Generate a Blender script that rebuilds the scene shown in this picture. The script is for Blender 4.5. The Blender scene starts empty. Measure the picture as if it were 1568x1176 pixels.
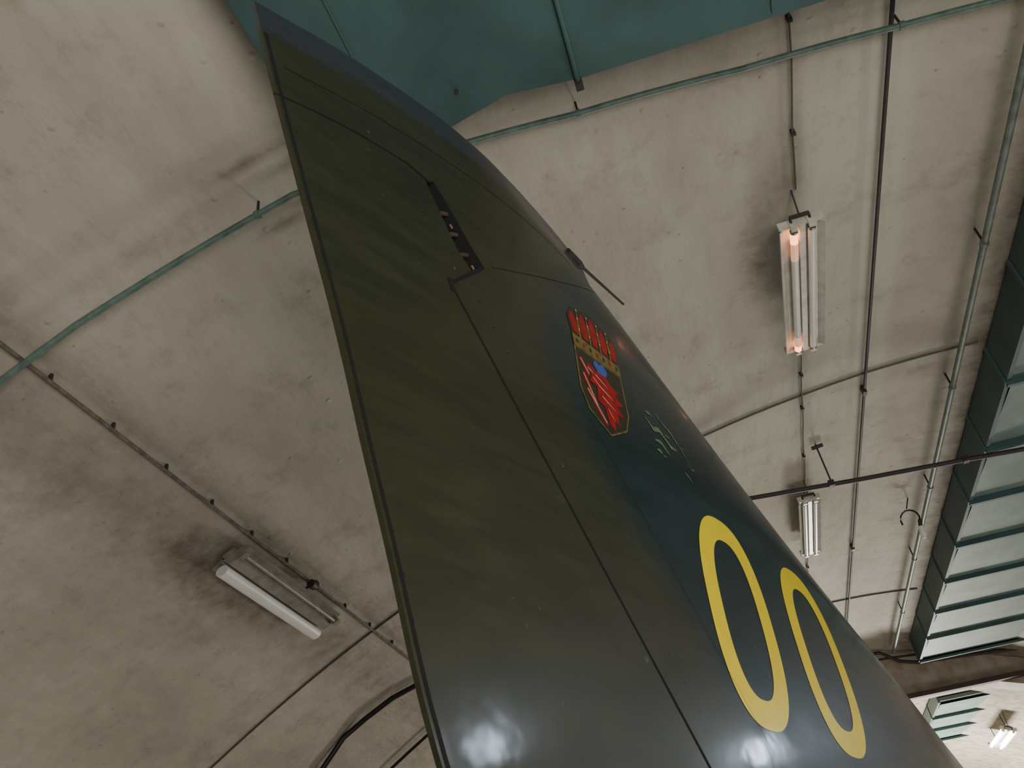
import bpy, bmesh, math, random
from mathutils import Vector, Matrix
from mathutils.bvhtree import BVHTree
random.seed(7)
COL=bpy.context.scene.collection

# ---------------------------------------------------------------- materials
def mat(name, base, rough=.6, metal=0.0, var=.12, nscale=6.0, bump=.0, bscale=60, emis=None, estr=0, spec=.5, dirt=None, dirtscale=2.5):
    m=bpy.data.materials.new(name); m.use_nodes=True
    nt=m.node_tree; b=nt.nodes['Principled BSDF']
    tc=nt.nodes.new('ShaderNodeTexCoord')
    n=nt.nodes.new('ShaderNodeTexNoise'); n.inputs['Scale'].default_value=nscale; n.inputs['Detail'].default_value=6
    nt.links.new(tc.outputs['Object'],n.inputs['Vector'])
    r=nt.nodes.new('ShaderNodeValToRGB')
    d=dirt if dirt else tuple(c*(1-var*2) for c in base)
    r.color_ramp.elements[0].position=.3; r.color_ramp.elements[0].color=(*d,1)
    r.color_ramp.elements[1].position=.62; r.color_ramp.elements[1].color=(*base,1)
    nt.links.new(n.outputs['Fac'],r.inputs['Fac']); nt.links.new(r.outputs['Color'],b.inputs['Base Color'])
    b.inputs['Roughness'].default_value=rough; b.inputs['Metallic'].default_value=metal
    b.inputs['Specular IOR Level'].default_value=spec
    if bump:
        n2=nt.nodes.new('ShaderNodeTexNoise'); n2.inputs['Scale'].default_value=bscale; n2.inputs['Detail'].default_value=4
        nt.links.new(tc.outputs['Object'],n2.inputs['Vector'])
        bp=nt.nodes.new('ShaderNodeBump'); bp.inputs['Strength'].default_value=bump; bp.inputs['Distance'].default_value=.01
        nt.links.new(n2.outputs['Fac'],bp.inputs['Height']); nt.links.new(bp.outputs['Normal'],b.inputs['Normal'])
    if emis:
        b.inputs['Emission Color'].default_value=(*emis,1); b.inputs['Emission Strength'].default_value=estr
    return m

M_teal=mat('teal_paint',(.055,.112,.110),.5,var=.18,nscale=3,bump=.1,bscale=30)
M_teal_l=mat('teal_panel_light',(.135,.205,.180),.5,var=.18,nscale=4,bump=.1,bscale=30)
M_pipe=mat('green_pipe_paint',(.13,.20,.165),.5,nscale=20,dirt=(.07,.12,.095))
M_gpipe=mat('grey_green_pipe',(.17,.215,.185),.5,nscale=15,dirt=(.11,.13,.11))
M_dark=mat('dark_conduit',(.035,.03,.028),.6,nscale=20)
M_seam=mat('seam_cable',(.12,.10,.08),.8,nscale=30)
M_cond=mat('painted_conduit',(.17,.145,.115),.8,nscale=30,dirt=(.08,.065,.05))
M_black=mat('black_rubber',(.012,.012,.012),.45)
M_brown=mat('rust_brown_steel',(.07,.045,.035),.7,nscale=8)
M_cream=mat('cream_beam_paint',(.42,.37,.29),.7,nscale=5,dirt=(.25,.2,.15))
M_lampbody=mat('lamp_enamel',(.66,.64,.57),.35,nscale=12,dirt=(.50,.47,.41))
M_grey=mat('lamp_grey_housing',(.30,.28,.24),.4,nscale=12,dirt=(.2,.18,.15))
M_tube=mat('lamp_tube_glass',(.84,.82,.76),.15,var=.03)
M_white=mat('white_diffuser',(.8,.8,.76),.4,var=.03)
M_yel=mat('yellow_marking',(1.0,.78,.006),.35,nscale=14,dirt=(.95,.70,.006),spec=.35)
M_gap=mat('panel_gap',(.004,.004,.004),.9)
M_red=mat('crest_red',(.36,.008,.010),.4,nscale=40,dirt=(.17,.006,.007),spec=.3)
M_gold=mat('crest_gold',(.20,.15,.035),.45,nscale=40,dirt=(.07,.06,.02))
M_crestw=mat('crest_white',(.55,.36,.28),.4,var=.05)
M_blue=mat('crest_blue',(.04,.10,.42),.4,var=.05)
M_field=mat('crest_field',(.026,.026,.014),.4,nscale=30)
M_reflect=mat('painted_reflection',(.17,.24,.13),.5,nscale=60,dirt=(.04,.07,.05))  # pale green for the painted lamp reflections on the fin
M_metal=mat('bare_metal',(.35,.34,.33),.35,metal=.9,var=.1)
M_fit=mat('primer_fitting',(.16,.07,.05),.5,nscale=30)
M_tyre=mat('tyre_rubber',(.02,.02,.02),.8)
M_floor=mat('floor_concrete',(.30,.29,.27),.6,nscale=1.5,bump=.2,bscale=20)
M_wall=mat('wall_plaster',(.45,.42,.36),.8,nscale=1.2,bump=.3,bscale=25,dirt=(.3,.26,.21))
M_glow=mat('tube_end_glow',(.7,.45,.32),.2,emis=(1,.36,.13),estr=4.5)
M_glow2=mat('tube_end_afterglow',(.78,.6,.5),.2,emis=(1,.40,.20),estr=.7)
M_flood=mat('floodlight_lens',(.9,.9,.9),.2,emis=(.72,.84,1.0),estr=95)
M_farlamp=mat('lit_tube',(.9,.9,.9),.2,emis=(1,.95,.85),estr=18)

# ---------------------------------------------------------------- mesh helpers
def new_obj(name, verts, faces, mats, midx=None, smooth=False, parent=None):
    me=bpy.data.meshes.new(name); me.from_pydata([tuple(v) for v in verts],[],faces)
    for m in (mats if isinstance(mats,(list,tuple)) else [mats]): me.materials.append(m)
    if midx: 
        for p,i in zip(me.polygons,midx): p.material_index=i
    if smooth:
        for p in me.polygons: p.use_smooth=True
    me.update()
    o=bpy.data.objects.new(name,me); COL.objects.link(o)
    if parent: o.parent=parent
    return o
def empty(name):
    o=bpy.data.objects.new(name,None); COL.objects.link(o); return o
class MB:
    def __init__(s): s.v=[]; s.f=[]; s.m=[]
    def add(s,v,f,mi=0):
        k=len(s.v); s.v+= [Vector(a) for a in v]; s.f+=[tuple(i+k for i in q) for q in f]; s.m+=[mi]*len(f)
    def box(s,lo,hi,mi=0,mt=None):
        x0,y0,z0=lo;x1,y1,z1=hi
        v=[Vector(a) for a in [(x0,y0,z0),(x1,y0,z0),(x1,y1,z0),(x0,y1,z0),(x0,y0,z1),(x1,y0,z1),(x1,y1,z1),(x0,y1,z1)]]
        if mt: v=[mt@a for a in v]
        s.add(v,[(3,2,1,0),(4,5,6,7),(0,1,5,4),(1,2,6,5),(2,3,7,6),(3,0,4,7)],mi)
    def tube(s,pts,r,mi=0,n=10,mt=None,radii=None):
        pts=[Vector(p) for p in pts]
        if mt: pts=[mt@p for p in pts]
        v=[];f=[]
        for i,p in enumerate(pts):
            a=pts[max(i-1,0)]; b=pts[min(i+1,len(pts)-1)]
            t=(b-a).normalized()
            up=Vector((0,0,1)) if abs(t.z)<.9 else Vector((1,0,0))
            e1=t.cross(up).normalized(); e2=e1.cross(t)
            rr=radii[i] if radii else r
            for j in range(n):
                q=2*math.pi*j/n; v.append(p+rr*(math.cos(q)*e1+math.sin(q)*e2))
        for i in range(len(pts)-1):
            for j in range(n):
                f.append((i*n+j,i*n+(j+1)%n,(i+1)*n+(j+1)%n,(i+1)*n+j))
        f.append(tuple(range(n))[::-1]); f.append(tuple((len(pts)-1)*n+j for j in range(n)))
        s.add(v,f,mi)
    def obj(s,name,mats,smooth=False,parent=None):
        return new_obj(name,s.v,s.f,mats,s.m,smooth,parent)
def autosmooth(o,ang=40):
    for p in o.data.polygons: p.use_smooth=True
    try: o.data.set_sharp_from_angle(angle=math.radians(ang))
    except Exception: pass

# ---------------------------------------------------------------- ceiling vault
def zc(x): return 5.0-(x-1.02)**2/14.28
def sstep(a,b,x):
    t=min(1,max(0,(x-a)/(b-a))); return t*t*(3-2*t)
def gauss(x,y,cx,cy,rx,ry): return math.exp(-((x-cx)/rx)**2-((y-cy)/ry)**2)
xs=[-7.95+i*.05 for i in range(int((4.6+7.95)/.05)+1)]+[4.6]
ys=[-3+i*.05 for i in range(int(16/.05))]+[13.2+i*.6 for i in range(29)]
V=[];st=[]
for y in ys:
    for x in xs:
        V.append((x,y,zc(x)))
        s=0
        s+=.95*gauss(x,y,.80,4.0,.13,.45)+.55*gauss(x,y,.98,3.4,.12,.35)+.4*gauss(x,y,1.0,7.2,.25,.5)  # darker patches around the ceiling lamps
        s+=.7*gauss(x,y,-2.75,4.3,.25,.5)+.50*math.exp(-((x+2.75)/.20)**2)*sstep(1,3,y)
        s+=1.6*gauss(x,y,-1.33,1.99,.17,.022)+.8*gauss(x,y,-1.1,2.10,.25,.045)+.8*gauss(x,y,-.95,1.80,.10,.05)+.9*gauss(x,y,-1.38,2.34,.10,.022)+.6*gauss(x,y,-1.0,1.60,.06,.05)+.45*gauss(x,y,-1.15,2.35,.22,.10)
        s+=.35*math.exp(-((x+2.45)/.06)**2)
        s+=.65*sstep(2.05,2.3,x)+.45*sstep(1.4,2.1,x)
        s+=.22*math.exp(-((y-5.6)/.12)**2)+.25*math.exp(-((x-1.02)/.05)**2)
        s+=.36*sstep(-1.2,-3.8,x)+.2*gauss(x,y,-1.9,6.2,.5,.9)+.14*sstep(3,1,y)  # broad left-hand term: weaker light there put into the ceiling colour
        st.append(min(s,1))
nx=len(xs);Fc=[]
for j in range(len(ys)-1):
    for i in range(nx-1):
        a=j*nx+i; Fc.append((a,a+nx,a+nx+1,a+1))
def ceil_mat():
    m=bpy.data.materials.new('ceiling_whitewash'); m.use_nodes=True; nt=m.node_tree; b=nt.nodes['Principled BSDF']
    L=nt.links.new; N=nt.nodes.new
    tc=N('ShaderNodeTexCoord'); at=N('ShaderNodeAttribute'); at.attribute_name='stain_shade'
    mp=N('ShaderNodeMapping'); mp.inputs['Scale'].default_value=(1,.35,1); L(tc.outputs['Object'],mp.inputs['Vector'])
    n1=N('ShaderNodeTexNoise'); n1.inputs['Scale'].default_value=1.3; n1.inputs['Detail'].default_value=8; n1.inputs['Roughness'].default_value=.6; L(mp.outputs[0],n1.inputs['Vector'])
    r1=N('ShaderNodeValToRGB'); r1.color_ramp.elements[0].position=.30; r1.color_ramp.elements[0].color=(.37,.335,.275,1)
    r1.color_ramp.elements[1].position=.60; r1.color_ramp.elements[1].color=(.51,.482,.405,1); L(n1.outputs['Fac'],r1.inputs['Fac'])
    n2=N('ShaderNodeTexNoise'); n2.inputs['Scale'].default_value=7; n2.inputs['Detail'].default_value=8; n2.inputs['Roughness'].default_value=.7; L(tc.outputs['Object'],n2.inputs['Vector'])
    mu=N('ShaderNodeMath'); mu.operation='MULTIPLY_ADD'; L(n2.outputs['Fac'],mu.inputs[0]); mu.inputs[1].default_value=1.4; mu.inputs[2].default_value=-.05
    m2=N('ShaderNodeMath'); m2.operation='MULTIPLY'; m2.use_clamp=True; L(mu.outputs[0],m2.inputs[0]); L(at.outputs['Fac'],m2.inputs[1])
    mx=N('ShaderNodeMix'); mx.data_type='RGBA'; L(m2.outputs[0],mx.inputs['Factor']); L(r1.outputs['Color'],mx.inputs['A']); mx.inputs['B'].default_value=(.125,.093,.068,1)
    v=N('ShaderNodeTexVoronoi'); v.inputs['Scale'].default_value=5.5; L(tc.outputs['Object'],v.inputs['Vector'])
    rv=N('ShaderNodeValToRGB'); rv.color_ramp.elements[0].position=.03; rv.color_ramp.elements[0].color=(.65,.65,.65,1); rv.color_ramp.elements[1].position=.055; rv.color_ramp.elements[1].color=(1,1,1,1)
    L(v.outputs['Distance'],rv.inputs['Fac'])
    mm=N('ShaderNodeMix'); mm.data_type='RGBA'; mm.blend_type='MULTIPLY'; mm.inputs['Factor'].default_value=1; L(mx.outputs['Result'],mm.inputs['A']); L(rv.outputs['Color'],mm.inputs['B'])
    n5=N('ShaderNodeTexNoise'); n5.inputs['Scale'].default_value=3.6; n5.inputs['Detail'].default_value=10; n5.inputs['Roughness'].default_value=.72; L(tc.outputs['Object'],n5.inputs['Vector'])
    r5=N('ShaderNodeValToRGB'); r5.color_ramp.elements[0].position=.34; r5.color_ramp.elements[0].color=(.83,.82,.81,1); r5.color_ramp.elements[1].position=.47; r5.color_ramp.elements[1].color=(1,1,1,1); L(n5.outputs['Fac'],r5.inputs['Fac'])
    m5=N('ShaderNodeMix'); m5.data_type='RGBA'; m5.blend_type='MULTIPLY'; m5.inputs['Factor'].default_value=1; L(mm.outputs['Result'],m5.inputs['A']); L(r5.outputs['Color'],m5.inputs['B'])
    L(m5.outputs['Result'],b.inputs['Base Color']); b.inputs['Roughness'].default_value=.75; b.inputs['Specular IOR Level'].default_value=.25
    n3=N('ShaderNodeTexNoise'); n3.inputs['Scale'].default_value=9; n3.inputs['Detail'].default_value=6; L(mp.outputs[0],n3.inputs['Vector'])
    v2=N('ShaderNodeTexVoronoi'); v2.inputs['Scale'].default_value=7; L(tc.outputs['Object'],v2.inputs['Vector'])
    rv2=N('ShaderNodeValToRGB'); rv2.color_ramp.elements[0].position=.0; rv2.color_ramp.elements[0].color=(1,1,1,1); rv2.color_ramp.elements[1].position=.12; rv2.color_ramp.elements[1].color=(0,0,0,1); L(v2.outputs['Distance'],rv2.inputs['Fac'])
    ad=N('ShaderNodeMath'); ad.operation='MULTIPLY_ADD'; L(rv2.outputs['Color'],ad.inputs[0]); ad.inputs[1].default_value=.4; L(n3.outputs['Fac'],ad.inputs[2])
    bp=N('ShaderNodeBump'); bp.inputs['Strength'].default_value=.6; bp.inputs['Distance'].default_value=.035; L(ad.outputs[0],bp.inputs['Height']); L(bp.outputs['Normal'],b.inputs['Normal'])
    return m
ceiling=new_obj('ceiling',V,Fc,ceil_mat(),smooth=True)
a=ceiling.data.attributes.new('stain_shade','FLOAT','POINT'); a.data.foreach_set('value',st)
# floor / walls
mb=MB(); mb.box((-7.95,-3,-.1),(4.7,30,0)); mb.obj('floor',M_floor)
mb=MB(); mb.box((4.6,-3,0),(4.75,30,4.2)); mb.obj('wall_right',M_wall)
mb=MB(); mb.box((-7.95,30,0),(4.7,30.2,5.0)); mb.obj('wall_end',M_wall)

# ---------------------------------------------------------------- pipes on ceiling
def along(points,step=.15):
    out=[]
    for a,b in zip(points[:-1],points[1:]):
        n=max(1,int((Vector(b)-Vector(a)).length/step))
        for i in range(n): out.append(tuple(Vector(a).lerp(Vector(b),i/n)))
    out.append(points[-1]); return out
def oncl(xy,off): return [(x,y,zc(x)-off) for x,y in xy]
# green transverse pipe with clips
P=along([(-3.4,2.24),(-2.59,2.20),(-2.23,2.18),(-1.24,2.19),(-.49,2.37),(.02,2.48),(.78,2.585),(1.49,2.625),(1.93,2.63),(2.2,2.63)])
mb=MB(); mb.tube(oncl(P,.085),.0145)
for i in range(3,len(P)-1,9):
    x,y=P[i]; mb.tube([(x,y,zc(x)+.0),(x,y,zc(x)-.09)],.006,1,6); mb.tube([(x-.012,y,zc(x)-.085),(x+.012,y,zc(x)-.085)],.019,0,10)
autosmooth(mb.obj('green_pipe',[M_pipe,M_dark]))
# right-hand longitudinal pipe
mb=MB(); mb.tube([(2.03,-2.9,zc(2.03)-.125),(2.03,12.1,zc(2.03)-.125)],.020)
for y in [1.2,4.2,5.72,7.3,8.9,10.5]:
    mb.tube([(2.03,y,zc(2.03)),(2.03,y,zc(2.03)-.11)],.007,1,6); mb.tube([(2.03,y-.012,zc(2.03)-.125),(2.03,y+.012,zc(2.03)-.125)],.026,0,10)
autosmooth(mb.obj('heating_pipe',[M_gpipe,M_dark]))
# dark longitudinal rod
mb=MB(); mb.tube([(1.46,-2.9,zc(1.46)-.045),(1.46,12.1,zc(1.46)-.045)],.011)
for y in [5.69,8.6]: mb.box((1.445,y-.02,zc(1.46)-.065),(1.475,y+.03,zc(1.46)))
autosmooth(mb.obj('earthing_rod',[M_dark]))
# thin lamp feed cable x=1.02
mb=MB()
for y0,y1 in ((-2,3.5),(4.9,6.95),(8.35,12.0)):
    k=int((y1-y0)/.2); pts=[(1.02+.004*math.sin(i*1.7),y0+(y1-y0)*i/k,4.975) for i in range(k+1)]
    mb.tube(pts,.0050,0,6)
for y in [2.45,3.1,5.3,5.75,6.5,8.9,9.8]: mb.box((1.009,y,4.962),(1.031,y+.018,5.0),1)
mb.obj('lamp_feed_cable',[M_seam,M_dark])
# left longitudinal conduit with saddle clamps
mb=MB(); mb.tube([(-2.49,-2.9,zc(-2.49)-.04),(-2.49,12.1,zc(-2.49)-.04)],.010)
y=-1.0
while y<12: 
    mb.box((-2.500,y,zc(-2.49)-.046),(-2.482,y+.011,zc(-2.49)+.0),1); y+=.42
autosmooth(mb.obj('wall_conduit',[M_cond,M_dark]))
# cable seams across vault
mb=MB(); mb.tube(oncl(along([(-4.8,5.72),(-3.71,5.79),(-2.37,5.84),(-1,5.82),(.29,5.73),(1.02,5.6),(1.45,5.51),(2.20,5.37)]),.008),.007,0,6)
mb.obj('ceiling_seam_cable',M_seam)
mb=MB(); mb.tube(oncl(along([(-5.2,10.2),(-2,10.35),(1,10.2),(2.2,10.1)]),.008),.008,0,6); mb.obj('ceiling_seam_cable',M_seam)
# black drooping cables
mb=MB(); mb.tube([(-4.1,7.5,zc(-4.1)-.05),(-3.75,7.15,3.40),(-3.49,6.96,3.53),(-3.25,6.85,3.70),(-3.03,6.81,3.80),(-2.8,6.85,3.93),(-2.62,6.94,4.02),(-2.2,7.2,zc(-2.2)-.05),(-1.9,7.4,zc(-1.9)-.05)],.022); autosmooth(mb.obj('black_cable',M_black))
mb=MB(); mb.tube(oncl(along([(-3.9,7.93),(-3.27,7.92),(-2.93,7.91),(-2.2,7.9),(-1.2,7.9)]),.05),.014); autosmooth(mb.obj('black_cable',M_black))
# crossing conduit bar hung at y=6.4
mb=MB(); mb.tube([(-.8,6.4,4.78),(.51,6.4,4.68),(1.30,6.4,4.61),(2.15,6.4,4.55),(2.51,6.4,4.52),(4.58,6.4,4.34)],.019)
mb.tube([(1.12,6.4,zc(1.12)),(1.125,6.4,4.63)],.007,0,6); mb.tube([(1.08,6.4,4.97),(1.17,6.38,4.97)],.016,0,8)
for x,z in [(1.12,4.63),(2.1,4.555)]: mb.box((x-.022,6.375,z-.022),(x+.022,6.425,z+.026))
autosmooth(mb.obj('suspended_conduit',[M_dark]))
# small pendant inspection lamp near right pipe
mb=MB()
hk=[(1.88+.075*math.cos(t),7.74+.02*t,4.76+.085*math.sin(t)) for t in [math.pi*(1.1-i*.14) for i in range(10)]]
mb.tube([(1.93,7.74,zc(1.93)),(1.88,7.74,4.845)],.006,0,6); mb.tube(hk,.008,0,8)
e=Vector(hk[-1]); mb.tube([e,e+Vector((-.01,.03,-.05))],.018,0,10); mb.tube([e+Vector((-.01,.03,-.05)),e+Vector((-.015,.05,-.13)),e+Vector((-.016,.055,-.16))],.025,1,12,radii=[.022,.028,.012])
autosmooth(mb.obj('inspection_lamp',[M_black,M_white]))

# ---------------------------------------------------------------- fluorescent lamps
def fluo(name,x,y,L,drop,glow=(),w=.115,tubes=(-.07,.07),mats=None,slope=True,tr=.019):
    th=math.atan(-2*(x-1.02)/14.28) if slope else 0
    mt=Matrix.Translation((x,y,zc(x)-drop))@Matrix.Rotation(-th,4,'Y')
    mb=MB(); h=L/2
    sec=[(-.016,-.035),(.016,-.035),(.026,.02),(.038,.05),(-.038,.05),(-.026,.02)]
    n=len(sec); mb.add([mt@Vector((a,-h,b)) for a,b in sec]+[mt@Vector((a,h,b)) for a,b in sec],[tuple(range(n)),tuple(range(n,2*n))[::-1]]+[(i,n+i,n+(i+1)%n,(i+1)%n) for i in range(n)],0)
    for sgn in (-1,1):
        pr=[(.024,.0),(w*.72,-.004),(w,-.040),(w+.004,-.036),(w*.75,.004),(.024,.008)]
        n=len(pr); mb.add([mt@Vector((sgn*a,-h+.01,b)) for a,b in pr]+[mt@Vector((sgn*a,h-.01,b)) for a,b in pr],[tuple(range(n)),tuple(range(n,2*n))[::-1]]+[(i,n+i,n+(i+1)%n,(i+1)%n) for i in range(n)],0)
    for e in (-1,1):
        mb.box((-w,e*h-.006,-.022),(w,e*h+.006,.028),0,mt)
        for tx in tubes:
            mb.box((tx-.016,e*h-.014,-.052),(tx+.016,e*h+.010,.02),0,mt)
            mb.tube([(tx,e*(h-.015),-.035),(tx,e*(h-.030),-.035)],tr+.002,3,12,mt)
    for tx in tubes:
        mb.tube([(tx,-h+.02,-.035),(tx,h-.02,-.035)],tr,2,14,mt)
    for tx in glow:
        for e,l,l2 in ((-1,.11,.25),(1,.085,.18)):
            mb.tube([(tx,e*(h-.030),-.035),(tx,e*(h-l),-.035)],tr+.0010,4,12,mt)
            mb.tube([(tx,e*(h-l),-.035),(tx,e*(h-l2),-.035)],tr+.0006,5,12,mt)
    for yy in (-h*.75,h*.75):
        mb.tube([mt@Vector((0,yy,.04)),Vector((x,y+yy,zc(x)+.0))],.006,1,6)
    mb.tube([(-.05,-h-.004,.0),(-.05,-h-.03,.02),(.05,-h-.03,.02),(.05,-h-.004,.0)],.012,1,8,mt)
    mb.tube([mt@Vector((0,-h-.03,.02)),Vector((x,y-h-.10,zc(x)))],.005,1,6)
    ms=mats or [M_lampbody,M_dark,M_tube,M_metal,M_glow,M_glow2]
    o=mb.obj(name,ms); autosmooth(o); return o
fluo('fluorescent_lamp',1.005,4.20,1.16,.15,glow=(-.048,),w=.122,tubes=(-.048,.048),tr=.021)
fluo('fluorescent_lamp',1.015,7.65,1.16,.13,w=.095,tubes=(-.045,.045))
def side_lamp(x,y,L):
    th=math.atan(-2*(x-1.02)/14.28); mt=Matrix.Translation((x,y,zc(x)-.09))@Matrix.Rotation(-th,4,'Y'); h=L/2
    mb=MB()
    def ext(sec,y0,y1,mi):
        n=len(sec); mb.add([mt@Vector((a,y0,b)) for a,b in sec]+[mt@Vector((a,y1,b)) for a,b in sec],[tuple(range(n)),tuple(range(n,2*n))[::-1]]+[(i,n+i,n+(i+1)%n,(i+1)%n) for i in range(n)],mi)
    ext([(-.03,-.02),(.03,-.03),(.05,.0),(.12,-.01),(.122,0),(.05,.03),(.04,.06),(-.04,.06),(-.05,.03)],-h,h,0)
    ext([(-.085+.042*math.cos(t),-.02+.030*math.sin(t)) for t in [i*math.pi/8 for i in range(16)]],-h+.01,h-.01,2)
    ext([(-.13,.02),(-.04,.03),(-.04,.04),(-.13,.028)],-h,h,0)
    mb.tube([(.07,-h+.03,-.03),(.07,h-.03,-.03)],.012,0,10,mt)
    for e in (-1,1): mb.box((.045,e*h-.02,-.045),(.095,e*h+.02,.01),0,mt)
    mb.tube([(.16,.12,.02),(.16,.17,.02)],.03,1,10,mt)
    mb.tube([(.03,.14,.03),(.2,.14,.02)],.009,1,8,mt)
    for yy in (-.4,.4): mb.tube([(0,yy,.05),(0,yy,.11)],.01,1,8,mt)
    autosmooth(mb.obj('fluorescent_lamp',[M_grey,M_dark,M_white]))
side_lamp(-2.61,4.64,1.20)
fluo('fluorescent_lamp',3.75,16.0,1.2,.25,mats=[M_lampbody,M_dark,M_farlamp,M_metal,M_glow,M_glow2])

# ---------------------------------------------------------------- teal overhead duct (above fin)
def prism(mb,poly,z0,z1,mi=0):
    n=len(poly); v=[(x,y,z0) for x,y in poly]+[(x,y,z1) for x,y in poly]
    f=[tuple(range(n))[::-1],tuple(range(n,2*n))]+[(i,(i+1)%n,n+(i+1)%n,n+i) for i in range(n)]
    mb.add(v,f,mi)
mb=MB(); prism(mb,[(-1.0,-2.5),(1.95,-2.5),(1.95,2.06),(.99,2.05),(.06,2.025),(-.23,1.99),(-.49,2.05),(-1.0,2.05)],4.45,4.60)
for x in (-.70,.80,1.6): mb.box((x-.004,-2.5,4.442),(x+.004,2.02,4.45))
mb.tube([(.05,-2.4,4.438),(.05,2.05,4.438)],.010,2,8)
mb.box((.035,2.02,4.415),(.065,2.055,4.455),1)
mb.tube([(-.40,1.9,4.45),(-.40,1.9,4.44)],.008,1,8)
for yy in (-1.5,1.2):
    for x in (-.6,.5,1.8): mb.tube([(x,yy,4.58),(x,yy,zc(x))],.015,1,6)
mb.obj('overhead_duct',[M_teal,M_dark,M_teal])

# ---------------------------------------------------------------- teal duct along right side
def side_duct(x0,x1,y0,y1,name):
    mb=MB(); z0=4.60; z1=zc(x0)-.02
    prism(mb,[(x0,y0),(x0+.03,y0),(x0+.03,y1),(x0,y1)],z0-.02,z1)
    mb.box((x0+.03,y0,z0),(x1,y1,z0+.05),1)
    mb.box((x0,y1-.03,z0-.02),(x1,y1,z0+.06),0)
    y=y1
    while y>y0+.95:
        mb.box((x0-.0,y-.03,z0-.05),(x1,y,z0+.0),0)
        mb.add([(x0+.03,y-.03,z0-.004),(x1,y-.03,z0-.004),(x1,y-.90,z0-.035),(x0+.03,y-.90,z0-.035)],[(0,1,2,3)],1)
        mb.box((x0-.012,y-.035,z0-.03),(x0,y,z1),0)
        y-=.915
    for yy in (y0+.3,(y0+y1)/2,y1-.3): mb.tube([(x0+.5,yy,z0+.04),(x0+.5,yy,zc(x0+.5))],.014,2,6)
    return mb.obj(name,[M_teal,M_teal_l,M_dark])
side_duct(2.25,3.75,-2.5,11.87,'side_duct')
side_duct(2.75,3.9,14.4,17.2,'side_duct')

# ---------------------------------------------------------------- cross beam and pipes at far end
mb=MB(); n=40; xsb=[-6.5+i*(11.1)/n for i in range(n+1)]; k=n+1
zb=lambda x:min(4.36,zc(x)-.35)
verts=[(x,12.6,zb(x)) for x in xsb]+[(x,12.6,zc(x)) for x in xsb]+[(x,12.95,zb(x)) for x in xsb]+[(x,12.95,zc(x)) for x in xsb]
f=[]
for i in range(n): f+=[(i,i+1,k+i+1,k+i),(2*k+i+1,2*k+i,3*k+i,3*k+i+1),(2*k+i,2*k+i+1,i+1,i)]
mb.add(verts,f,0)
mb.box((1.9,12.5,4.31),(4.58,12.6,4.37),1)
mb.obj('trim_1',[M_cream,M_brown])
mb=MB(); mb.tube([(1.2,12.3,4.93),(1.9,12.3,4.90),(2.1,12.3,4.74),(2.3,12.3,4.68),(2.9,12.3,4.64),(4.5,12.3,4.5)],.022)
mb.tube([(.8,12.42,4.88),(2.0,12.42,4.84),(4.5,12.42,4.62)],.014)
autosmooth(mb.obj('service_pipes',M_dark))

# ================================================================ AIRCRAFT
Fv=Vector((.378,.926,0)).normalized(); Nv=Vector((Fv.y,-Fv.x,0))
def W(s,z,n=0.0): return Fv*s+Nv*(n-1.0)+Vector((0,0,z))
plane=empty('jet_aircraft')
def interp(poly,t):
    L=[0]
    for a,b in zip(poly[:-1],poly[1:]): L.append(L[-1]+math.hypot(b[0]-a[0],b[1]-a[1]))
    d=t*L[-1]
    for i in range(len(poly)-1):
        if d<=L[i+1] or i==len(poly)-2:
            q=(d-L[i])/(L[i+1]-L[i]); a,b=poly[i],poly[i+1]
            return (a[0]+(b[0]-a[0])*q,a[1]+(b[1]-a[1])*q)
def smoothpoly(p,n=80,it=6):
    q=[interp(p,i/n) for i in range(n+1)]
    for _ in range(it):
        q=[q[0]]+[((q[i-1][0]+2*q[i][0]+q[i+1][0])/4,(q[i-1][1]+2*q[i][1]+q[i+1][1])/4) for i in range(1,n)]+[q[-1]]
    return q
TE=smoothpoly([(1.27,1.55),(1.12,1.952),(1.106,1.998),(1.076,2.09),(1.05,2.225),(1.015,2.37),(.972,2.525),(.934,2.698),(.883,2.882),(.828,3.061),(.768,3.267),(.715,3.45),(.679,3.575),(.648,3.714)],it=14)
TIP=smoothpoly([(.648,3.714),(.732,3.746),(.886,3.81),(1.033,3.855),(1.197,3.898),(1.379,3.935),(1.559,3.948),(1.749,3.924),(1.93,3.879),(2.107,3.81)])
LE=smoothpoly([(6.4,1.55),(4.91,2.31),(4.74,2.39),(4.357,2.588),(3.867,2.809),(3.553,2.956),(3.125,3.169),(2.819,3.335),(2.516,3.50),(2.24,3.62),(2.14,3.70),(2.107,3.81)],n=160,it=3)
PATCH=[(1.86,3.60),(1.67,3.30),(1.62,3.10),(1.72,2.92),(1.83,2.75),(1.98,2.58),(2.13,2.40),(2.25,2.2),(2.42,1.95),(2.9,1.75),(3.5,1.95),(3.78,2.30),(3.9,2.62),(4.0,3.0),(2.90,3.5),(2.3,3.8)]
def sd(px,pz,poly):
    d=1e9; ins=False; n=len(poly)
    for i in range(n):
        a=poly[i]; b=poly[(i+1)%n]
        ex,ez=b[0]-a[0],b[1]-a[1]; wx,wz=px-a[0],pz-a[1]
        t=min(1,max(0,(wx*ex+wz*ez)/(ex*ex+ez*ez))); d=min(d,math.hypot(wx-ex*t,wz-ez*t))
        if (a[1]>pz)!=(b[1]>pz) and px<ex*(pz-a[1])/ez+a[0]: ins=not ins
    return -d if ins else d
nu,nv=120,110
B0,B1,T0,T1=TE[0],LE[0],TE[-1],LE[-1]
vs=[i/(nv*.75)*.9 for i in range(int(nv*.75)+1)]
nt_=nv-int(nv*.75)
vs+= [.9+.1*math.sin(math.pi/2*i/nt_) for i in range(1,nt_+1)]
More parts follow.
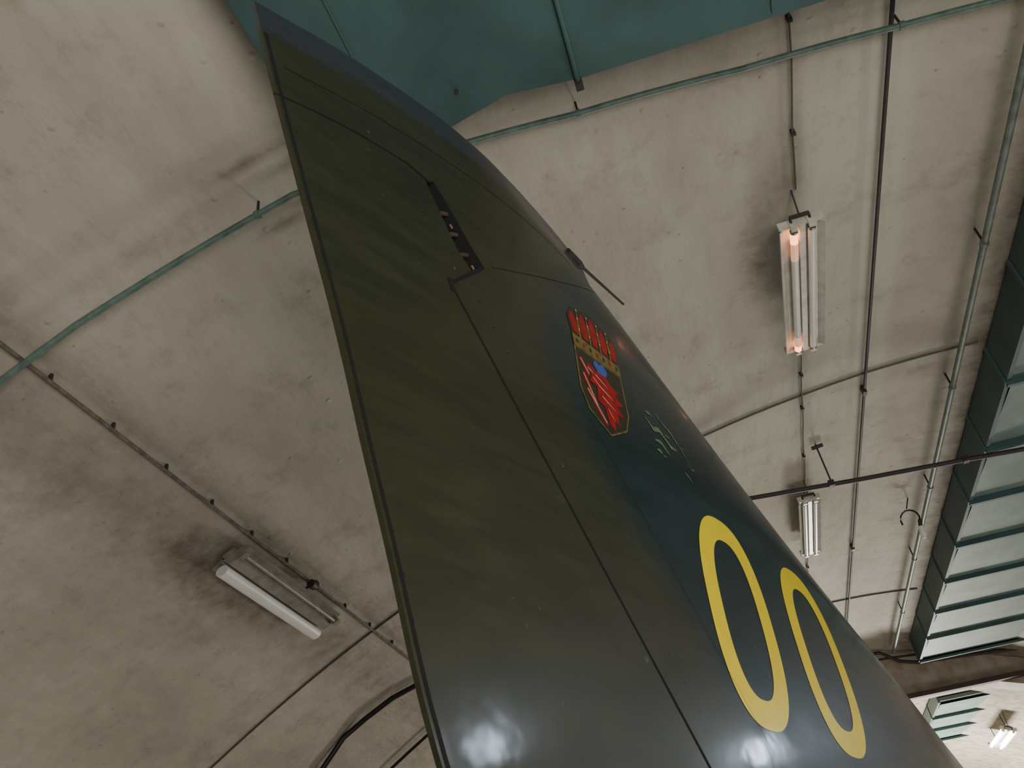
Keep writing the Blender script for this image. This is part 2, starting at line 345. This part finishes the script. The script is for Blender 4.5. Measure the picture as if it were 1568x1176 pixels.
def coons(u,v):
    L=interp(TE,v); R=interp(LE,v); B=(B0[0]+(B1[0]-B0[0])*u,B0[1]+(B1[1]-B0[1])*u); T=interp(TIP,u)
    return tuple((1-u)*L[k]+u*R[k]+(1-v)*B[k]+v*T[k]-((1-u)*(1-v)*B0[k]+u*(1-v)*B1[k]+(1-u)*v*T0[k]+u*v*T1[k]) for k in (0,1))
def half(u,v):
    tm=.088*(1-v)+.040*v
    t=tm*4*u*(1-u)*(1.0+.25*(u-.5)) + .005*(1-u)+.0012
    if v>.915: t*=math.sqrt(max(0,1-((v-.915)/.085)**2))
    return t
grid=[[coons(i/nu,v) for i in range(nu+1)] for v in vs]
FV=[];FF=[];att=[];cap=[]
for side in (1,-1):
    for j,v in enumerate(vs):
        for i in range(nu+1):
            s,z=grid[j][i]; FV.append(W(s,z,side*half(i/nu,v)))
            att.append(1-sstep(-.09,.07,sd(s,z,PATCH))); cap.append(sstep(.94,.965,v))
n1=len(vs)*(nu+1); w=nu+1
for j in range(len(vs)-1):
    for i in range(nu):
        a=j*w+i; FF.append((a,a+1,a+w+1,a+w)); a+=n1; FF.append((a+w,a+w+1,a+1,a))
for j in range(len(vs)-1):
    a=j*w; FF.append((a+w,a+w+n1,a+n1,a)); a=j*w+nu; FF.append((a,a+n1,a+w+n1,a+w))
for i in range(nu):
    FF.append((i,i+n1,i+1+n1,i+1)); a=(len(vs)-1)*w+i; FF.append((a+1,a+1+n1,a+n1,a))
def fin_mat(name,attr=True):
    m=bpy.data.materials.new(name); m.use_nodes=True; nt=m.node_tree; b=nt.nodes['Principled BSDF']
    L=nt.links.new; N=nt.nodes.new
    tc=N('ShaderNodeTexCoord')
    n1=N('ShaderNodeTexNoise'); n1.inputs['Scale'].default_value=2.2; n1.inputs['Detail'].default_value=5; L(tc.outputs['Object'],n1.inputs['Vector'])
    r1=N('ShaderNodeValToRGB'); r1.color_ramp.elements[0].position=.3; r1.color_ramp.elements[0].color=(.0245,.0255,.0125,1); r1.color_ramp.elements[1].position=.7; r1.color_ramp.elements[1].color=(.032,.0325,.0165,1); L(n1.outputs['Fac'],r1.inputs['Fac'])
    out=r1.outputs['Color']
    if attr:
        at=N('ShaderNodeAttribute'); at.attribute_name='camo'
        mx=N('ShaderNodeMix'); mx.data_type='RGBA'; L(at.outputs['Fac'],mx.inputs['Factor']); L(out,mx.inputs['A']); mx.inputs['B'].default_value=(.006,.0205,.023,1)
        a2=N('ShaderNodeAttribute'); a2.attribute_name='tipcap'
        mx2=N('ShaderNodeMix'); mx2.data_type='RGBA'; L(a2.outputs['Fac'],mx2.inputs['Factor']); L(mx.outputs['Result'],mx2.inputs['A']); mx2.inputs['B'].default_value=(.034,.038,.050,1)
        out=mx2.outputs['Result']
    # airflow-wise streaky wear
    mp=N('ShaderNodeMapping'); mp.inputs['Scale'].default_value=(1.2,1.2,7.0); L(tc.outputs['Object'],mp.inputs['Vector'])
    ns=N('ShaderNodeTexNoise'); ns.inputs['Scale'].default_value=3; ns.inputs['Detail'].default_value=9; ns.inputs['Roughness'].default_value=.65; L(mp.outputs[0],ns.inputs['Vector'])
    rs=N('ShaderNodeValToRGB'); rs.color_ramp.elements[0].position=.35; rs.color_ramp.elements[0].color=(.84,.84,.84,1); rs.color_ramp.elements[1].position=.68; rs.color_ramp.elements[1].color=(1.18,1.18,1.16,1); L(ns.outputs['Fac'],rs.inputs['Fac'])
    ms=N('ShaderNodeMix'); ms.data_type='RGBA'; ms.blend_type='MULTIPLY'; ms.inputs['Factor'].default_value=1; L(out,ms.inputs['A']); L(rs.outputs['Color'],ms.inputs['B']); out=ms.outputs['Result']
    nc=N('ShaderNodeTexNoise'); nc.inputs['Scale'].default_value=28; nc.inputs['Detail'].default_value=4; L(tc.outputs['Object'],nc.inputs['Vector'])
    rc=N('ShaderNodeValToRGB'); rc.color_ramp.elements[0].position=.725; rc.color_ramp.elements[0].color=(0,0,0,1); rc.color_ramp.elements[1].position=.755; rc.color_ramp.elements[1].color=(.6,.6,.6,1); L(nc.outputs['Fac'],rc.inputs['Fac'])
    mc=N('ShaderNodeMix'); mc.data_type='RGBA'; L(rc.outputs['Color'],mc.inputs['Factor']); L(out,mc.inputs['A']); mc.inputs['B'].default_value=(.10,.11,.09,1)
    L(mc.outputs['Result'],b.inputs['Base Color'])
    b.inputs['Specular IOR Level'].default_value=.45
    mrb=N('ShaderNodeMapRange'); mrb.inputs['From Min'].default_value=.3; mrb.inputs['From Max'].default_value=.7; mrb.inputs['To Min'].default_value=.33; mrb.inputs['To Max'].default_value=.42; L(ns.outputs['Fac'],mrb.inputs['Value']); L(mrb.outputs[0],b.inputs['Roughness'])
    b.inputs['Coat Weight'].default_value=.30
    n2=N('ShaderNodeTexNoise'); n2.inputs['Scale'].default_value=6; n2.inputs['Detail'].default_value=5; L(tc.outputs['Object'],n2.inputs['Vector'])
    mr=N('ShaderNodeMapRange'); mr.inputs['From Min'].default_value=.3; mr.inputs['From Max'].default_value=.7; mr.inputs['To Min'].default_value=.07; mr.inputs['To Max'].default_value=.19; L(n2.outputs['Fac'],mr.inputs['Value']); L(mr.outputs[0],b.inputs['Coat Roughness'])
    n3=N('ShaderNodeTexNoise'); n3.inputs['Scale'].default_value=5.0; n3.inputs['Detail'].default_value=3; L(tc.outputs['Object'],n3.inputs['Vector'])
    bp=N('ShaderNodeBump'); bp.inputs['Strength'].default_value=.14; bp.inputs['Distance'].default_value=.012; L(n3.outputs['Fac'],bp.inputs['Height']); L(bp.outputs['Normal'],b.inputs['Normal']); L(bp.outputs['Normal'],b.inputs['Coat Normal'])
    return m
M_fin=fin_mat('olive_camouflage_paint'); M_body=fin_mat('olive_fuselage_paint',False)
fin=new_obj('tail_fin',FV,FF,[M_fin,M_gap],smooth=True,parent=plane)
a=fin.data.attributes.new('camo','FLOAT','POINT'); a.data.foreach_set('value',att)
a=fin.data.attributes.new('tipcap','FLOAT','POINT'); a.data.foreach_set('value',cap)
try: fin.data.set_sharp_from_angle(angle=math.radians(50))
except Exception: pass
bvh=BVHTree.FromPolygons(FV,FF)
def S(s,z,off=.001):
    o=W(s,z,.6); hit=bvh.ray_cast(o,-Nv)
    if hit[0] is None: return W(s,z,.004+off)
    return hit[0]+Nv*off
# slot cut
slot=[(1.205,3.467),(1.24,3.492),(1.305,3.412),(1.355,3.342),(1.415,3.27),(1.358,3.222),(1.305,3.275),(1.248,3.385)]
cm=MB(); n=len(slot)
cm.add([W(s,z,.2) for s,z in slot]+[W(s,z,.006) for s,z in slot],[tuple(range(n)),tuple(range(n,2*n))[::-1]]+[(i,n+i,n+(i+1)%n,(i+1)%n) for i in range(n)])
cut=cm.obj('cut',[M_gap])
bm=bmesh.new(); bm.from_mesh(cut.data); bmesh.ops.recalc_face_normals(bm,faces=bm.faces); bm.to_mesh(cut.data); bm.free()
bm=bmesh.new(); bm.from_mesh(fin.data); bmesh.ops.recalc_face_normals(bm,faces=bm.faces); bm.to_mesh(fin.data); bm.free()
md=fin.modifiers.new('slot','BOOLEAN'); md.operation='DIFFERENCE'; md.object=cut; md.solver='EXACT'
try: md.material_mode='TRANSFER'
except Exception: pass
dg=bpy.context.evaluated_depsgraph_get(); nm=bpy.data.meshes.new_from_object(fin.evaluated_get(dg))
if len(nm.polygons)>10000:
    fin.modifiers.clear(); fin.data=nm
else: fin.modifiers.clear()
bpy.data.objects.remove(cut)
mb=MB()
for s,z in [(1.283,3.405),(1.315,3.345),(1.35,3.29)]:
    c=S(s,z,-.014); mb.tube([c-Fv*.012-Vector((0,0,.006)),c+Fv*.012+Vector((0,0,.008))],.0065,0,10)
for s,z in [(1.30,3.372),(1.372,3.262)]:
    c=S(s,z,-.010); mb.tube([c,c+Fv*.008+Vector((0,0,-.010))],.0035,1,8)
mb.obj('rudder_hinge_fittings',[M_brown,M_fit],parent=plane)
# gap strips
def strip(mb,pts,wd,off=.0012,step=.05,mi=0):
    q=along([(a,b,0) for a,b in pts],step); v=[];f=[]
    for i,p in enumerate(q):
        a=Vector(q[max(i-1,0)]); b=Vector(q[min(i+1,len(q)-1)]); t=(b-a).normalized(); nn=Vector((-t.y,t.x,0))*wd/2
        v.append(S(p[0]+nn.x,p[1]+nn.y,off)); v.append(S(p[0]-nn.x,p[1]-nn.y,off))
    for i in range(len(q)-1): f.append((2*i,2*i+1,2*i+3,2*i+2))
    mb.add(v,f,mi)
mb=MB()
strip(mb,smoothpoly([(.72,3.395),(.85,3.435),(.98,3.465),(1.12,3.485),(1.215,3.478)],30,3),.0050)
strip(mb,[(1.13,3.488),(1.22,3.475)],.009)
strip(mb,[(1.40,3.262),(1.33,3.19),(1.27,3.13)],.011)
strip(mb,[(1.262,3.14),(1.272,3.10)],.016)
strip(mb,[(1.272,3.115),(2.01,2.03),(2.3,1.6)],.0075)
strip(mb,[(TE[i][0]+.013,TE[i][1]) for i in range(4,79,3)],.0085)
for i in range(9,76,3):
    if random.random()<.6:
        s,z=TE[i]; strip(mb,[(s+.010,z),(s+.019,z+random.uniform(-.003,.003))],.006*random.uniform(.5,1.5))
mb.obj('rudder_gap_lines',[M_gap],parent=plane)
M_joint=mat('filled_joint',(.016,.016,.012),.6)
mb=MB(); strip(mb,[coons(u/40,.905) for u in range(1,39)],.0024)
strip(mb,[(1.80,2.95),(2.46,2.0),(2.7,1.65)],.0018)
strip(mb,[(1.45,3.30),(1.85,3.50),(2.1,3.63)],.0018)
for i in range(16):
    t=i/16; s=1.34+t*(2.04-1.34)+.0; z=3.115+t*(2.08-3.115); c=[(s+.035+.003*math.cos(q),z+.01+.003*math.sin(q)) for q in [j*math.pi/3 for j in range(6)]]
    v=[S(a_,b_,.0009) for a_,b_ in c]; mb.add(v,[tuple(range(6))])
mb.obj('skin_panel_joints',[M_joint],parent=plane)
# zeros
def ring(cx,cz,hw,hh,st,sh,name):
    mb=MB(); n=120; rows=[]
    for k in range(4):
        a=hw-st*k/3; b=hh-st*1.0*k/3; e=2.5
        for i in range(n):
            q=2*math.pi*i/n; c,s_=math.cos(q),math.sin(q)
            x=a*math.copysign(abs(c)**(2/e),c); z=b*math.copysign(abs(s_)**(2/e),s_)
            rows.append(S(cx+x+sh*z,cz+z,.0012))
    f=[(k*n+i,(k+1)*n+i,(k+1)*n+(i+1)%n,k*n+(i+1)%n) for k in range(3) for i in range(n)]
    mb.add(rows,f); return mb.obj(name,[M_yel],parent=plane)
ring(2.470,2.500,.213,.345,.085,.13,'number_zero')
ring(3.085,2.490,.225,.345,.085,.13,'number_zero')
# crest
def poly(mb,pts,mi,off):
    v=[S(a,b,off) for a,b in pts]; mb.add(v,[tuple(range(len(v)))],mi)
mb=MB()
def cr(a,b):
    return (1.80+.26*a+.05*(b-.4), 2.93+.48*b)
def shrink(p,cx,cy,kx,ky): return [(cx+(a-cx)*kx,cy+(b-cy)*ky) for a,b in p]
def P2(pts,mi,off): poly(mb,[cr(*p) for p in pts],mi,off)
shield=[(.0,.60),(.0,.25),(.12,.10),(.5,-.02),(.88,.10),(1,.25),(1,.60)]
P2(shield,1,.0012); P2(shrink(shield,.5,.30,.94,.96),4,.0018)
crown=[(.02,.62),(-.06,.86),(.06,.97),(.25,.99),(.5,1.04),(.75,.99),(.94,.97),(1.06,.86),(.98,.62)]
P2(crown,4,.0012)
for a,bt in ((.06,.92),(.28,.96),(.5,1.0),(.72,.96),(.94,.92)):
    P2([(a*.92+.04-.05,.72),(a-.085,.82),(a-.06,bt-.04),(a,bt),(a+.06,bt-.04),(a+.085,.82),(a*.92+.04+.05,.72)],0,.0018)
for a in (.17,.39,.61,.83):
    P2([(a-.016,.70),(a-.028,.86),(a,.97),(a+.028,.86),(a+.016,.70)],1,.0022)
    for b_ in (.78,.88,.96): P2([(a+.017*math.cos(t),b_+.010*math.sin(t)) for t in [i*math.pi/4 for i in range(8)]],2,.0028)
P2([(.0,.60),(1,.60),(1.01,.70),(-.01,.70)],1,.0022)
for i in range(7):
    a=.08+i*.14; P2([(a,.625),(a+.025,.65),(a,.675),(a-.025,.65)],0 if i%2 else 4,.0028)
P2([(.36,.53),(.40,.58),(.50,.56),(.58,.59),(.66,.53),(.60,.48),(.44,.48)],3,.0024)
P2([(.24,.50),(.16,.44),(.28,.43),(.22,.35),(.36,.34),(.34,.22),(.46,.20),(.50,.08),(.62,.03),(.62,.14),(.74,.10),(.72,.20),(.86,.20),(.76,.28),(.90,.31),(.76,.36),(.84,.42),(.68,.43),(.60,.48),(.44,.48)],0,.0024)
for (a0,b0,a1,b1) in [(.36,.44,.62,.38),(.40,.36,.70,.30),(.44,.28,.72,.21),(.52,.20,.66,.11),(.22,.46,.34,.44),(.30,.40,.50,.33)]:
    d=.006
    P2([(a0,b0-d),((a0+a1)/2,(b0+b1)/2-d*1.3),(a1,b1),((a0+a1)/2,(b0+b1)/2+d*.6),(a0,b0+d)],2,.0029)
for (a0,b0,a1,b1) in [(.10,.38,.30,.14),(.14,.26,.44,.04),(.08,.50,.22,.38)]:
    P2([(a0-.03,b0),(a1-.02,b1),(a1+.04,b1+.02),(a0+.05,b0+.02)],0,.0022)
    P2([(a0-.0,b0),(a1,b1+.02),(a1+.015,b1+.03),(a0+.012,b0+.01)],2,.0027)
mb.obj('squadron_crest',[M_red,M_gold,M_crestw,M_blue,M_field],parent=plane)
# small lamp reflections on the fin, painted as pale decals
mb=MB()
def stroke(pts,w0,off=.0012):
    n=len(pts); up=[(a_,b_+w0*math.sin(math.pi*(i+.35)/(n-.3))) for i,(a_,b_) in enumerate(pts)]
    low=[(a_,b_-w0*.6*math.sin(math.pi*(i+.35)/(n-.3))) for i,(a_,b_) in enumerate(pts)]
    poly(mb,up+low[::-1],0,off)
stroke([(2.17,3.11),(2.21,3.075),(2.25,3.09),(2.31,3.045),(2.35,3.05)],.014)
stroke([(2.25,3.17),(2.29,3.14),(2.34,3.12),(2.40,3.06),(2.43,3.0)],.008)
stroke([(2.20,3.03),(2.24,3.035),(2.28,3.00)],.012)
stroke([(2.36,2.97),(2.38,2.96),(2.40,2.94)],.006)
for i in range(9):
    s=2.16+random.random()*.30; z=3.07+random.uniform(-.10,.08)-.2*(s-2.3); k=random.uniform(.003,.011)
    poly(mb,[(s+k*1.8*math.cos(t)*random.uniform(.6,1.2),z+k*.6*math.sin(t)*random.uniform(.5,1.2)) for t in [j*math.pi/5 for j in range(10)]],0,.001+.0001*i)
mb.obj('lamp_reflection_decals',[M_reflect],parent=plane)
# pitot rod
mb=MB(); mb.tube([W(2.02,3.805,0),W(2.10,3.80,0),W(2.13,3.797,0),W(2.40,3.787,0)],.006,0,10,radii=[.018,.014,.0060,.0042]); mb.tube([W(2.085,3.815,0),W(2.10,3.78,0)],.008,0,8)
autosmooth(mb.obj('pitot_tube',[M_dark],parent=plane))
# fuselage
prof=[(.75,.36,1.30),(.95,.42,1.30),(1.5,.48,1.29),(3,.56,1.27),(5,.62,1.27),(7,.64,1.3),(9,.58,1.3),(10.5,.42,1.27),(11.6,.2,1.24),(12.1,.04,1.23)]
mb=MB(); n=36; v=[];f=[]
for s,r,zz in prof:
    for j in range(n):
        q=2*math.pi*j/n; v.append(W(s,zz+r*math.sin(q)*(1.0 if math.sin(q)<0 else 1.05),r*math.cos(q)*1.08))
for i in range(len(prof)-1):
    for j in range(n): f.append((i*n+j,(i+1)*n+j,(i+1)*n+(j+1)%n,i*n+(j+1)%n))
f.append(tuple((len(prof)-1)*n+j for j in range(n)))
mb.add(v,f)
v=[W(.75,1.3+.34*math.sin(2*math.pi*j/n),.36*math.cos(2*math.pi*j/n)) for j in range(n)]+[W(1.4,1.3+.28*math.sin(2*math.pi*j/n),.30*math.cos(2*math.pi*j/n)) for j in range(n)]
mb.add(v,[(j,(j+1)%n,n+(j+1)%n,n+j) for j in range(n)]+[tuple(range(n,2*n))],1)
mb.add([W(7.6+1.6*i/8,1.93+.24*math.sin(math.pi*i/8)*math.sin(math.pi*j/8)-.06,.34*math.cos(math.pi*j/8)*math.sin(math.pi*i/8)) for i in range(9) for j in range(9)],[(i*9+j,(i+1)*9+j,(i+1)*9+j+1,i*9+j+1) for i in range(8) for j in range(8)],2)
o=mb.obj('fuselage',[M_body,M_gap,M_black],parent=plane); autosmooth(o,60)
# delta wings
mb=MB()
for sg in (-1,1):
    pl=[(7.6,.5),(5.0,1.15),(2.9,2.9),(2.2,3.0),(1.6,.45)]
    n=len(pl); v=[W(s,1.13,sg*y) for s,y in pl]+[W(s,1.20 if y>1 else 1.30,sg*y) for s,y in pl]
    mb.add(v,[tuple(range(n)),tuple(range(n,2*n))]+[(i,(i+1)%n,n+(i+1)%n,n+i) for i in range(n)])
mb.obj('delta_wings',[M_body],parent=plane)
mb=MB()
for s,y in [(3.6,1.2),(3.6,-1.2),(8.6,0)]:
    mb.tube([W(s,1.2 if y else .9,y),W(s,.32,y)],.05,0,12); mb.tube([W(s,.33,y-.08),W(s,.33,y+.08)],.33,1,28)
    mb.tube([W(s,.33,y-.1),W(s,.33,y+.1)],.14,0,16)
mb.obj('landing_gear',[M_metal,M_tyre],parent=plane)

# ---------------------------------------------------------------- lights
def area(name,loc,target,size,power,color,sy=None):
    l=bpy.data.lights.new(name,'AREA'); l.energy=power; l.size=size; l.color=color
    if sy: l.shape='RECTANGLE'; l.size_y=sy
    o=bpy.data.objects.new(name,l); COL.objects.link(o); o.location=loc
    o.rotation_euler=(Vector(target)-Vector(loc)).to_track_quat('-Z','Y').to_euler(); return o
for i,(loc) in enumerate([(4.47,6.50,3.24),(4.47,3.50,3.20)]):
    c=Vector(loc); dirn=(Vector((-.3,2.2,2.6))-c).normalized(); q=dirn.to_track_quat('-Z','Y').to_matrix().to_4x4(); mt=Matrix.Translation(c)@q
    mb=MB(); mb.box((-.13,-.10,0),(.13,.10,.09),0,mt); mb.box((-.11,-.08,-.01),(.11,.08,.002),1,mt)
    mb.tube([mt@Vector((0,0,.08)),Vector((4.6,loc[1],loc[2]))],.02,0,8)
    mb.obj('wall_floodlight',[M_dark,M_flood])
area('fill_uplight',(1.5,-1.5,1.0),(0.5,3.5,5),2.4,185,(1.0,.95,.86))  # unseen area lights added to brighten the vault, no fixtures behind them
area('fill_uplight',(2.6,9.0,.8),(1.5,8.0,5),2.4,140,(1.0,.94,.85))
area('fill_uplight',(-4.5,5.0,.6),(-3.2,4.5,4),1.8,26,(1.0,.90,.82))
area('fill_uplight',(2.5,18.0,1.0),(2.5,17.0,5),1.6,1100,(1.0,.95,.86))
w=bpy.data.worlds.new('w'); bpy.context.scene.world=w; w.use_nodes=True
w.node_tree.nodes['Background'].inputs[0].default_value=(.80,.79,.77,1); w.node_tree.nodes['Background'].inputs[1].default_value=.42

# ---------------------------------------------------------------- camera
r=Vector((.949,.285,-.131)).normalized()
b=Vector((.155,-.788,-.595)); b=(b-b.dot(r)*r).normalized()
u=b.cross(r)
cam=bpy.data.cameras.new('camera'); co=bpy.data.objects.new('camera',cam); COL.objects.link(co)
m4=Matrix((r,u,b)).transposed().to_4x4(); m4.translation=Vector((0,0,1.6)); co.matrix_world=m4
cam.sensor_width=36; cam.lens=1850/2212*36; cam.clip_start=.05
bpy.context.scene.camera=co
